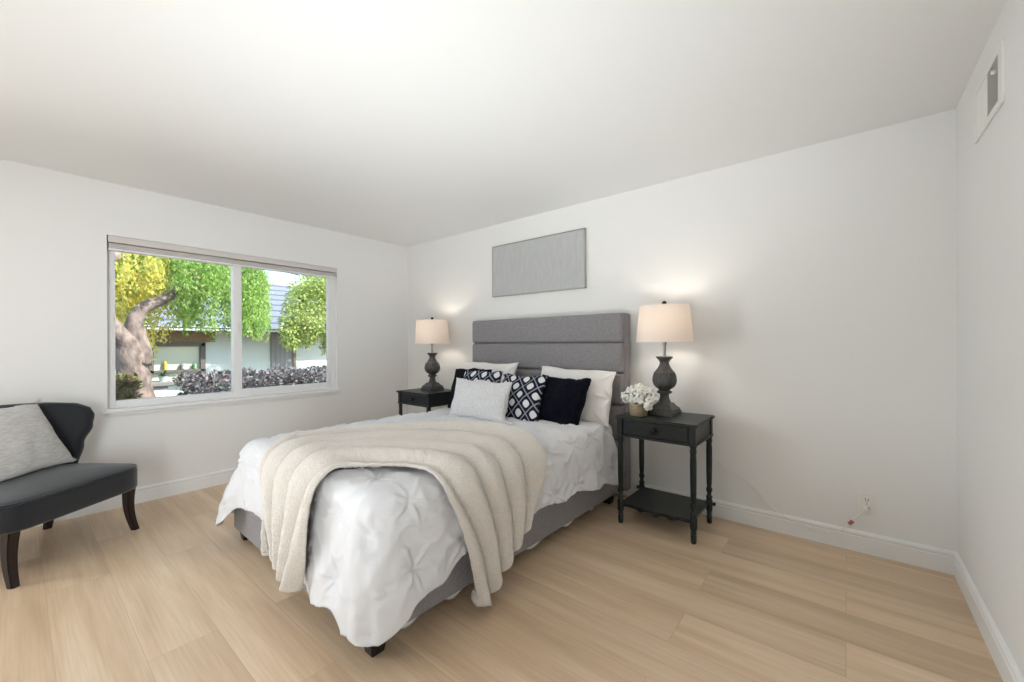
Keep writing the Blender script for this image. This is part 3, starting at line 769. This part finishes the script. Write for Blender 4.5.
# ------------------------------------------------------------------ wall art, outlet, vent
art = empty('canvas_art', (1.993, -.0, 1.955), 0, 'plain grey linen canvas panel hanging above the headboard', 'wall art')
boxo('canvas', (-.525, .525, -.032, -.004, -.248, .248), CANVAS, art, .003)
bm = bmesh.new()
for d in ((-.533, -.524, -.034, -.001, -.256, .256), (.524, .533, -.034, -.001, -.256, .256), (-.533, .533, -.034, -.001, .248, .256), (-.533, .533, -.034, -.001, -.256, -.248)): box(bm, *d, bev=.001)
fin('edge_frame', bm, CANVASEDGE, art, False)

ou = empty('wall_outlet', (4.344, 0, .286), 0, 'white duplex wall outlet above the baseboard right of the nightstand', 'outlet')
boxo('cover_plate', (-.039, .039, -.006, 0, -.060, .060), PLASTIC, ou, .003)
for dz in (-.024, .024):
    bm = bmesh.new(); box(bm, -.017, .017, -.0085, -.005, dz - .015, dz + .015, .003); rc = fin('receptacle', bm, PLASTIC, ou, False)
    bm = bmesh.new()
    for dx in (-.007, .007): box(bm, dx - .0015, dx + .0015, -.0092, -.008, dz - .003, dz + .008)
    box(bm, -.0025, .0025, -.0092, -.008, dz - .011, dz - .006); fin('slots', bm, DARKSLOT, rc, False)
bm = bmesh.new(); lathe(bm, [(.003, 0), (.003, .002)], 12); bmesh.ops.rotate(bm, verts=bm.verts[:], cent=(0, 0, 0), matrix=Matrix.Rotation(pi / 2, 3, 'X')); o = fin('screw', bm, STEEL, ou); o.location = (0, -.005, 0)

ve = empty('air_vent', (W, -.645, 2.205), 0, 'white air supply vent high on the right-hand wall near the ceiling', 'vent')
vy, vz = .205, .115
bm = bmesh.new()
box(bm, -.008, 0, -vy, vy, vz - .028, vz, .002); box(bm, -.008, 0, -vy, vy, -vz, -vz + .028, .002)
box(bm, -.0078, 0, -vy, -vy + .045, -vz + .028, vz - .028, 0); box(bm, -.0078, 0, vy - .03, vy, -vz + .028, vz - .028, 0); box(bm, -.0076, 0, -.008, .008, -vz + .028, vz - .028, 0)
fin('vent_frame', bm, PLASTIC, ve, False)
boxo('duct_backing', (-.0012, -.0002, -vy + .02, vy - .02, -vz + .02, vz - .02), DUCT, ve, 0)
for y0, y1, sgn, nm in ((-vy + .045, -.008, -1, 'near'), (.008, vy - .03, 1, 'far')):
    nsl = 14
    for k in range(nsl):
        y = lerp(y0, y1, (k + .5) / nsl); d = .0055; bm = bmesh.new()
        a = bm.verts.new((-.0015, y - sgn * d * (1 if sgn > 0 else -1) * sgn, -vz + .028))
        bm.free(); bm = bmesh.new()
        if sgn > 0:     # far half: blades face the room's camera side, covering the duct
            P0, P1 = (-.0016, y - .006), (-.0062, y + .006)
        else:           # near half: blades tip away and show the duct between them
            P0, P1 = (-.0016, y + .0015), (-.0066, y - .0015)
        th = .0006
        v = [bm.verts.new((P0[0], P0[1] + s_, z)) for z in (-vz + .026, vz - .026) for s_ in (-th, th)] + [bm.verts.new((P1[0], P1[1] + s_, z)) for z in (-vz + .026, vz - .026) for s_ in (-th, th)]
        for f in ((0, 1, 3, 2), (4, 6, 7, 5), (0, 2, 6, 4), (1, 5, 7, 3), (0, 4, 5, 1), (2, 3, 7, 6)): bm.faces.new([v[i] for i in f])
        fin('louver', bm, PLASTIC, ve, False)
bm = bmesh.new(); box(bm, -.016, -.002, -.115, -.105, .035, .050, .002); fin('damper_lever', bm, PLASTIC, ve, False)

# ------------------------------------------------------------------ accent chair and its cushion
CF = math.atan2(.613, .79)
ch = empty('accent_chair', (.55, -3.07, 0), CF, 'charcoal upholstered accent chair with dark wooden legs by the window', 'chair')
# local: +x forward, +y towards the chair's right-hand end in the photo
def superell(hx, hy, e, n=96):
    out = []
    for k in range(n):
        a = 2 * pi * k / n; c, s = cos(a), sin(a)
        out.append((hx * math.copysign(abs(c) ** (2 / e), c), hy * math.copysign(abs(s) ** (2 / e), s)))
    return out
bm = bmesh.new(); prev = None
SX = .02; ol = superell(.325, .375, 7)
prof = [(.94, .272), (.985, .276), (1.0, .288), (1.0, .34), (1.0, .395), (.992, .412), (.965, .422), (.90, .432), (.72, .444), (.45, .452), (.2, .455)]
rings = [[bm.verts.new((SX + x * s, y * s, z)) for x, y in ol] for s, z in prof]
for a, b in zip(rings, rings[1:]):
    for k in range(len(ol)): bm.faces.new((a[k], a[(k + 1) % len(ol)], b[(k + 1) % len(ol)], b[k]))
bm.faces.new(rings[0][::-1]); bm.faces.new(rings[-1])
seat = fin('seat', bm, CHAIRFAB, ch, True)
bm = bmesh.new(); tube(bm, [(SX + x * .985, y * .985, .418) for x, y in ol] + [(SX + ol[0][0] * .985, 0, .418)], .0055, 8, False); fin('piping', bm, CHAIRFAB, seat)
# wrapped back: wide at mid height, rounded shoulders
NB, NV = 60, 26; vs, fs = [], []
def backpt(a, t, off):
    z = lerp(.40, .858, t)
    wd = keys([(0, .352), (.35, .380), (.62, .412), (.78, .420), (.88, .411), (.95, .385), (.985, .345), (1.0, .29)], t)
    y = a * wd; q = abs(y) / .40
    x = -.285 + .235 * q ** 2.3 - .055 * t
    zz = z - .010 * a * a * t
    # normal in plan points forward and inward
    g = .235 * 2.3 * q ** 1.3 / .40 * (1 if y >= 0 else -1); nn = Vector((1, -g, 0)).normalized()
    return Vector((x, y, zz)) + nn * off
th = .034
for side in (1, -1):
    for j in range(NV + 1):
        for i in range(NB + 1):
            a = -1 + 2 * i / NB; t = j / NV
            rnd = min(1, (1 - abs(a)) / .07) * 1.0; rnd2 = min(1, (1 - t) / .06)
            k = (1 - (1 - min(rnd, 1)) ** 2) ** .5 * (1 - (1 - rnd2) ** 2) ** .5
            vs.append(backpt(a, t, side * th * max(.02, k)))
for s_ in range(2):
    o0 = s_ * (NV + 1) * (NB + 1)
    for j in range(NV):
        for i in range(NB): fs.append((o0 + j * (NB + 1) + i, o0 + j * (NB + 1) + i + 1, o0 + (j + 1) * (NB + 1) + i + 1, o0 + (j + 1) * (NB + 1) + i))
o2 = (NV + 1) * (NB + 1)
for j in range(NV):
    for i in (0, NB): fs.append((j * (NB + 1) + i, (j + 1) * (NB + 1) + i, o2 + (j + 1) * (NB + 1) + i, o2 + j * (NB + 1) + i))
for i in range(NB):
    for j in (0, NV): fs.append((j * (NB + 1) + i, j * (NB + 1) + i + 1, o2 + j * (NB + 1) + i + 1, o2 + j * (NB + 1) + i))
bk = mesh('backrest', vs, fs, CHAIRFAB, ch); bm = bmesh.new(); bm.from_mesh(bk.data); bmesh.ops.remove_doubles(bm, verts=bm.verts[:], dist=.0005); bmesh.ops.recalc_face_normals(bm, faces=bm.faces[:]); bm.to_mesh(bk.data); bm.free()
for sx, sy in ((1, 1), (1, -1), (-1, 1), (-1, -1)):
    bm = bmesh.new(); rings = []
    for j in range(11):
        t = j / 10; z = .285 * (1 - t)
        w = lerp(.027, .018, t)
        cx = (.285 if sx > 0 else -.235) + sx * (.028 * t ** 2.2 if sx > 0 else .055 * t ** 1.6) - (.012 if sx > 0 else 0) * sin(pi * t) ; cy = sy * (.312 + .012 * t * t)
        rings.append([bm.verts.new((cx + a * w, cy + b * w, z)) for a, b in ((-1, -1), (1, -1), (1, 1), (-1, 1))])
    for a, b in zip(rings, rings[1:]):
        for k in range(4): bm.faces.new((a[k], b[k], b[(k + 1) % 4], a[(k + 1) % 4]))
    bm.faces.new(rings[0]); bm.faces.new(rings[-1][::-1])
    bmesh.ops.recalc_face_normals(bm, faces=bm.faces[:])
    bmesh.ops.bevel(bm, geom=[e for e in bm.edges if abs(e.verts[0].co.z - e.verts[1].co.z) > .01], offset=.006, segments=2, affect='EDGES')
    fin('leg', bm, ESPRESSO, ch, True, 50)
def cw(x, y, z): return Vector((.55 + cos(CF) * x - sin(CF) * y, -3.07 + sin(CF) * x + cos(CF) * y, z))
cc = [cw(.01, -.22, .462), cw(-.05, .275, .462), cw(-.20, .20, .855), cw(-.17, -.28, .85)]
cu = cushion('throw_pillow', CUSHWOVEN, *cc, .13, .05, 44, None, .002, seed=9)
tag(cu, 'light grey woven throw pillow leaning on the charcoal chair', 'pillow')
for p in cc:
    vs, fs = [], []
    for k in range(26):
        d = Vector((rg.gauss(0, 1), rg.gauss(0, 1), rg.gauss(0, 1))).normalized(); t = d.orthogonal().normalized(); b = d.cross(t); o0 = len(vs)
        for q in (t * .003, -t * .003, b * .003): vs.append(q)
        vs.append(d * rg.uniform(.018, .027)); fs += [(o0, o0 + 1, o0 + 3), (o0 + 1, o0 + 2, o0 + 3), (o0 + 2, o0, o0 + 3)]
    t_ = mesh('pompom', vs, fs, CUSHWOVEN, cu); t_.location = p - cu.location + Vector((0, 0, .012))

# ------------------------------------------------------------------ outside the window
GZ = -.35
STUCCO = mat('pale_stucco', srgb(226, 236, 234), .9, bump=.1, bscale=60)
ROOF = stripe_mat('grey_shingles', srgb(86, 90, 98), srgb(126, 130, 138), 5.2, 2, .9, .18)
FASCIA = mat('white_fascia', srgb(214, 214, 208), .7); BROWN = mat('brown_timber', srgb(150, 122, 92), .7, var=.2, vscale=20)
BARK = mat('grey_brown_bark', srgb(132, 116, 106), .95, var=.55, vscale=16, bump=1.0, bscale=34, stretch=(1, 1, .55), detail=8)
GROUND = mat('garden_soil', srgb(88, 78, 60), .95, var=.3, vscale=6)
struct(tag(boxo('garden_ground', (-16, -.14, -12, 9, GZ - .1, GZ), GROUND, None, 0)))
hs = empty('neighbour_house', (-7.4, 1, GZ), 0, 'pale stucco house with grey shingle roof across the garden', 'house')
def hl(x, y, z): return (x + 7.4, y - 1, z - GZ)
def hbox(name, d, m, parent, bev=0):
    (x0, y0, z0), (x1, y1, z1) = hl(d[0], d[2], d[4]), hl(d[1], d[3], d[5]); return boxo(name, (x0, x1, y0, y1, z0, z1), m, parent, bev)
hbox('wall', (-7.6, -7.4, -5, 7, GZ, 1.75), STUCCO, hs)
bm = bmesh.new()
ev = [hl(-6.75, -5, 1.62), hl(-6.75, 7, 1.62), hl(-10.2, 7, 3.22), hl(-10.2, -5, 3.22)]
a = [bm.verts.new(v) for v in ev]; b = [bm.verts.new((v[0] - .03, v[1], v[2] - .09)) for v in ev]
bm.faces.new(a); bm.faces.new(b[::-1])
for i in range(4): bm.faces.new((a[i], a[(i + 1) % 4], b[(i + 1) % 4], b[i]))
fin('roof', bm, ROOF, hs, False)
hbox('ridge_cap', (-10.35, -10.1, -5, 7, 3.18, 3.30), FASCIA, hs, .02)
hbox('fascia', (-6.80, -6.76, -5, 7, 1.545, 1.635), FASCIA, hs, .005)
hbox('soffit', (-7.45, -6.80, -5, 7, 1.56, 1.575), BROWN, hs)
fr = bmesh.new()
for d in ((-7.41, -7.30, -1.30, -1.22, .55, 1.27), (-7.41, -7.30, -.40, -.30, .55, 1.27), (-7.41, -7.30, -1.30, -.30, 1.20, 1.30), (-7.41, -7.30, -1.30, -.30, .62, .68), (-7.41, -7.28, -1.34, -.26, .36, .42)):
    p0, p1 = hl(d[0], d[2], d[4]), hl(d[1], d[3], d[5]); box(fr, p0[0], p1[0], p0[1], p1[1], p0[2], p1[2], .004)
hw_ = fin('window', fr, mat('grey_brown_frame', srgb(104, 98, 92), .6), hs, False)
hbox('window_pane', (-7.40, -7.385, -1.25, -.35, .42, 1.22), mat('bright_pane', srgb(206, 214, 200), .15), hw_)
hbox('timber_panel', (-7.405, -7.34, -1.6, -.1, 1.30, 1.56), BROWN, hs, .005)
dk = bmesh.new()
hbox('door_panel', (-7.41, -7.36, 1.12, 1.66, GZ, 1.56), stripe_mat('grey_vertical_boards', srgb(120, 120, 122), srgb(150, 152, 156), 9, 1, .7), hs, .004)
hbox('door_post', (-7.41, -7.33, 1.66, 1.73, GZ, 1.56), mat('taupe_post', srgb(150, 132, 120), .7), hs, .004)
for (y, hh, cname, col) in ((-1.03, .20, 'yellow', (214, 186, 70)), (-.74, .15, 'grey', (120, 122, 128)), (-.52, .14, 'green', (84, 130, 80))):
    bm = bmesh.new(); lathe(bm, [(.035, 0), (.04, .01), (.022, hh * .35), (.036, hh * .6), (.028, hh * .8), (.012, hh)], 14)
    o = fin('figurine', bm, mat(cname + '_glaze', srgb(*col), .4), None); o.location = (-7.325, y, .68)
    tag(o, f'small {cname} figurine on the ledge of the house window across the garden', 'figurine', 'figurines on the house window ledge')

# the big trunk and its hanging foliage
tr = empty('garden_tree', (-2.5, -2.15, GZ), 0, 'old garden tree with leaning trunk and hanging leaves outside the left pane', 'tree')
def tl(x, y, z): return Vector((x + 2.5, y + 2.15, z - GZ))
bm = bmesh.new()
def limb(pts, rads, n=34, seg=18, lump=.18):
    q = spline([tl(*p) for p in pts], n); rr = [keys(list(zip([i / (len(rads) - 1) for i in range(len(rads))], rads)), i / (n - 1)) * (1 + lump * nz(i * .35, rads[0] * 9)) for i in range(n)]
    tube(bm, q, rr, seg)
limb([(-2.5, -2.12, GZ - .05), (-2.5, -2.14, .2), (-2.5, -2.17, .60), (-2.5, -2.20, .85), (-2.5, -2.24, 1.08), (-2.47, -2.27, 1.25), (-2.42, -2.42, 1.45), (-2.36, -2.62, 1.75)], [.24, .20, .165, .150, .145, .125, .10, .09], lump=.12)
limb([(-2.5, -2.15, .98), (-2.52, -2.14, 1.20), (-2.53, -2.19, 1.40), (-2.54, -2.18, 1.56), (-2.55, -2.08, 1.71), (-2.57, -1.90, 1.82), (-2.6, -1.74, 1.96), (-2.65, -1.58, 2.08), (-2.8, -1.40, 2.28), (-3.0, -1.1, 2.6)], [.12, .105, .09, .078, .07, .062, .058, .05, .045, .04], lump=.1)
for v in bm.verts: 
    k = .018 * nz(v.co.x * 9, v.co.y * 9, v.co.z * 7) + .014 * nz(v.co.x * 22, v.co.y * 22, v.co.z * 14); v.co += Vector((k, k * .8, 0))
fin('trunk', bm, BARK, tr, True)
limbs2 = bmesh.new(); bm = limbs2
limb([(-2.8, -1.45, 2.25), (-3.0, -1.0, 2.45), (-3.1, -.5, 2.5), (-3.1, 0.0, 2.45)], [.06, .045, .03, .02], 20, 10)
limb([(-2.4, -2.65, 1.75), (-2.6, -2.5, 2.2), (-2.9, -2.0, 2.5), (-3.1, -1.5, 2.6)], [.09, .07, .05, .03], 20, 10)
limb([(-3.0, -.9, 1.95), (-3.05, -.75, 1.90), (-3.1, -.6, 1.98)], [.03, .028, .015], 14, 8)
fin('branch', limbs2, BARK, tr, True)
def strand_leaves(top, L, spread, nleaf, lsz, rng):
    sp = []
    sway = (rng.uniform(-.5, .5), rng.uniform(-.5, .5))
    for k in range(nleaf):
        t = rng.random() ** .8; p = Vector(top) + Vector((sway[0] * .25 * t * L + rng.gauss(0, spread) * (1 - .4 * t), sway[1] * .25 * t * L + rng.gauss(0, spread) * (1 - .4 * t), -t * L))
        d = Vector((rng.gauss(0, .55), rng.gauss(0, .55), -.9)).normalized(); n_ = Vector((rng.gauss(0, 1), rng.gauss(0, 1), rng.gauss(0, .5))); n_ = (n_ - d * n_.dot(d)).normalized()
        l = lsz * rng.uniform(.7, 1.3); sp.append((p, d, n_, l, l * .23))
    return sp
YEL = leaf_mat('light_tinted_yellow_leaves', [srgb(200, 206, 90), srgb(248, 230, 120), srgb(252, 238, 150), srgb(220, 226, 116), srgb(250, 222, 110)], .6)  # warm light and glare put into the leaf colour on this side
GRN = leaf_mat('hanging_green_leaves', [srgb(118, 158, 76), srgb(186, 216, 116), srgb(150, 192, 92), srgb(224, 234, 150), srgb(130, 174, 88)], .6)
rt_ = random.Random(11)
ys, gs = [], []
for k in range(130):       # left: yellow curtain
    x = rt_.uniform(-3.9, -2.75); y = rt_.uniform(-2.75, -1.72) + (x + 3.3) * -.15
    ys += strand_leaves(tl(x, y, rt_.uniform(2.3, 2.9)), rt_.uniform(.6, 1.35), .05, 92, .05, rt_)
for k in range(60):
    x = rt_.uniform(-4.4, -3.2); y = rt_.uniform(-2.7, -1.5); gs += strand_leaves(tl(x, y, 2.9), rt_.uniform(.6, 1.2), .07, 80, .055, rt_)
for (u0, u1, zt, zb_, n_) in ((-1.72, -1.50, 2.75, 1.38, 40), (-1.50, -1.22, 2.8, 1.75, 26), (-1.24, -1.06, 2.75, 1.30, 22), (-1.05, -.90, 2.75, 1.75, 14), (-.98, -.66, 2.8, 1.30, 80), (-.66, -.56, 2.45, 1.42, 10)):
    for k in range(n_):
        zt_ = zt + rt_.uniform(-.15, .1); x = rt_.uniform(-3.3, -2.8); gs += strand_leaves(tl(x, rt_.uniform(u0, u1) - (x + 2.8) * (.42 + .15 * u0), zt_), (zt_ - zb_) * rt_.uniform(.72, 1.0), .042, 96, .05, rt_)
for k in range(70): gs += strand_leaves(tl(rt_.uniform(-3.7, -2.8), rt_.uniform(-2.3, -.95), rt_.uniform(2.5, 2.95)), rt_.uniform(.3, .65), .09, 75, .052, rt_)
for k in range(34):       # leaves hanging in front of the limb
    y = rt_.uniform(-1.80, -1.22); gs += strand_leaves(tl(rt_.uniform(-2.5, -2.25), y, rt_.uniform(2.3, 2.6)), rt_.uniform(.25, .62), .045, 70, .048, rt_)
for k in range(9):
    ys += strand_leaves(tl(rt_.uniform(-2.45, -2.25), rt_.uniform(-2.3, -1.9), rt_.uniform(2.2, 2.5)), rt_.uniform(.2, .5), .05, 60, .048, rt_)
leaf_patch(ys, YEL, 'yellow_foliage', tr)['label'] = 'hanging leaves with warm light painted in as yellow'
leaf_patch(gs, GRN, 'green_foliage', tr)['label'] = 'green hanging leaves'

# leafy tree on the right in front of the roof
t2 = empty('leafy_tree', (-5.4, 2.5, GZ), 0, 'bushy yellow-green tree in front of the shingle roof, right pane', 'tree')
bm = bmesh.new(); tube(bm, spline([(0, 0, 0), (.05, -.05, .9), (-.05, .0, 1.7), (0, -.2, 2.6), (0, -.3, 3.2)], 20), [.13 - .005 * i for i in range(20)], 12)
for p in (((-.02, 0, 1.6), (.1, -.6, 2.2), (.1, -1.2, 2.5)), ((0, -.1, 2.2), (0, -.7, 2.7), (0, -1.2, 3.0)), ((0, 0, 1.5), (.2, .5, 2.2), (.2, 1.0, 2.6))): tube(bm, spline(p, 10), [.06 - .004 * i for i in range(10)], 8)
fin('trunk', bm, BARK, t2, True)
sp = []
for cx, cy, cz, R, n_ in ((0, -1.0, 2.75, .48, 520), (.1, -1.3, 2.15, .42, 420), (0, -.6, 3.0, .5, 420), (.2, -.55, 2.2, .5, 420), (0, -1.35, 1.82, .30, 200), (.2, -.75, 1.75, .34, 220), (0, .1, 2.6, .7, 400), (.1, -1.75, 1.95, .22, 130), (0, -1.55, 2.55, .26, 130), (0, -1.62, 2.2, .30, 190), (.05, -1.7, 1.72, .24, 130), (0, -1.45, 2.85, .26, 120), (.1, -.4, 1.75, .4, 220), (-.1, -1.1, 3.1, .34, 200), (0, -.2, 2.95, .6, 300), (-.1, -.7, 1.55, .25, 120)):
    for k in range(int(n_ * 3.4)):
        d = Vector((rt_.gauss(0, 1), rt_.gauss(0, 1), rt_.gauss(0, 1))).normalized(); p = Vector((cx, cy, cz)) + d * R * rt_.random() ** .4 * (1 + .3 * nz(d.x * 2 + cx, d.y * 2 + cy, d.z * 2 + cz))
        dd = (d + Vector((rt_.gauss(0, .6), rt_.gauss(0, .6), rt_.gauss(-.2, .6)))).normalized(); n2 = Vector((rt_.gauss(0, .7), rt_.gauss(0, .7), 1)); n2 = (n2 - dd * n2.dot(dd)).normalized()
        sp.append((p, dd, n2, rt_.uniform(.055, .10), .024))
leaf_patch(sp, leaf_mat('pale_green_leaves', [srgb(140, 168, 88), srgb(214, 224, 136), srgb(184, 206, 112), srgb(234, 236, 170), srgb(150, 182, 96), srgb(230, 216, 146)], .5), 'foliage', t2)

def shrub(name, label, cat, x0, x1, y0, y1, ztop, n_, cols, sz, seed):
    r = random.Random(seed); root = empty(name, ((x0 + x1) / 2, (y0 + y1) / 2, GZ), 0, label, cat); sp = []
    bmm = bmesh.new()
    for k in range(max(3, int((y1 - y0) * 7))):
        y = lerp(y0, y1, (k + .5) / max(3, int((y1 - y0) * 7))) - (y0 + y1) / 2
        tube(bmm, spline([(r.uniform(-.1, .1), y, 0), (r.uniform(-.2, .2), y + r.uniform(-.1, .1), .5 * (ztop - GZ)), (r.uniform(-.25, .25), y + r.uniform(-.15, .15), .9 * (ztop - GZ))], 8), [.018 - .0015 * i for i in range(8)], 6)
    fin('stems', bmm, BARK, root)
    for k in range(n_):
        y = r.uniform(y0, y1); x = r.uniform(x0, x1)
        top = ztop + .10 * nz(x * 3, y * 3, seed) + .05 * nz(x * 9, y * 9, seed) - .10 * (abs(x - (x0 + x1) / 2) / ((x1 - x0) / 2)) ** 3
        z = top - (top - GZ) * r.random() ** 1.9
        d = Vector((r.gauss(.25, .7), r.gauss(0, .7), r.gauss(.5, .6))).normalized(); n2 = Vector((r.gauss(0, 1), r.gauss(0, 1), r.gauss(.4, 1))); n2 = (n2 - d * n2.dot(d)).normalized()
        l = sz * r.uniform(.7, 1.35); sp.append((Vector((x - (x0 + x1) / 2, y - (y0 + y1) / 2, z - GZ)), d, n2, l, l * .27))
    leaf_patch(sp, leaf_mat(name + '_leaves', cols, .25), 'foliage', root)
shrub('hedge', 'low reddish-purple leaved hedge along the outside of the window', 'hedge', -2.7, -1.7, -1.78, 1.0, .82, 18000,
      [srgb(80, 74, 76), srgb(150, 132, 134), srgb(110, 108, 104), srgb(126, 138, 130), srgb(180, 162, 162), srgb(88, 92, 84)], .06, 21)
shrub('green_shrub', 'small green and brown shrub at the foot of the garden tree', 'shrub', -2.2, -1.5, -2.75, -2.28, .88, 2200,
      [srgb(78, 86, 44), srgb(122, 120, 66), srgb(140, 112, 90), srgb(90, 104, 56)], .075, 22)
pb = empty('garden_pedestal', (-3.3, -1.87, GZ), 0, 'white stucco pedestal with a grey cap beside the tree trunk', 'pedestal')
boxo('shaft', (-.13, .13, -.12, .12, 0, .65 - GZ), mat('white_stucco', srgb(236, 228, 220), .9), pb, .01)
boxo('cap', (-.18, .18, -.17, .17, .65 - GZ, .71 - GZ), mat('grey_cap', srgb(140, 138, 132), .8), pb, .01)
for k, (dx, dy) in enumerate(((.02, -.09), (.05, .08))):
    r = random.Random(40 + k); root = empty('potted_succulent', (-3.3 + dx, -1.87 + dy, .71), 0, 'potted succulent on the grey pedestal cap, ' + ('nearest the trunk' if k == 0 else 'nearest the hedge'), 'plant', 'succulents on the pedestal')
    bm = bmesh.new(); lathe(bm, [(.04, 0), (.055, .07), (.058, .075), (.05, .07)], 18); fin('pot', bm, mat('pale_pot', srgb(206, 214, 200), .6), root, True, 50)
    sp = []
    for q in range(30):
        a = r.uniform(0, 6.28); e = r.uniform(.2, 1.3); d = Vector((cos(a) * cos(e), sin(a) * cos(e), sin(e))); n2 = Vector((0, 0, 1)); n2 = (n2 - d * n2.dot(d)).normalized(); sp.append((Vector((0, 0, .07)), d, n2, r.uniform(.06, .12), .012))
    leaf_patch(sp, LEAFG, 'leaves', root)
# far greenery closing the garden on the left
shrub('far_shrub', 'tall green bush in the background far left behind the trunk', 'shrub', -6.6, -5.6, -3.6, -1.75, 2.6, 5200, [srgb(96, 134, 56), srgb(150, 176, 80), srgb(190, 196, 100), srgb(84, 118, 60)], .14, 23)
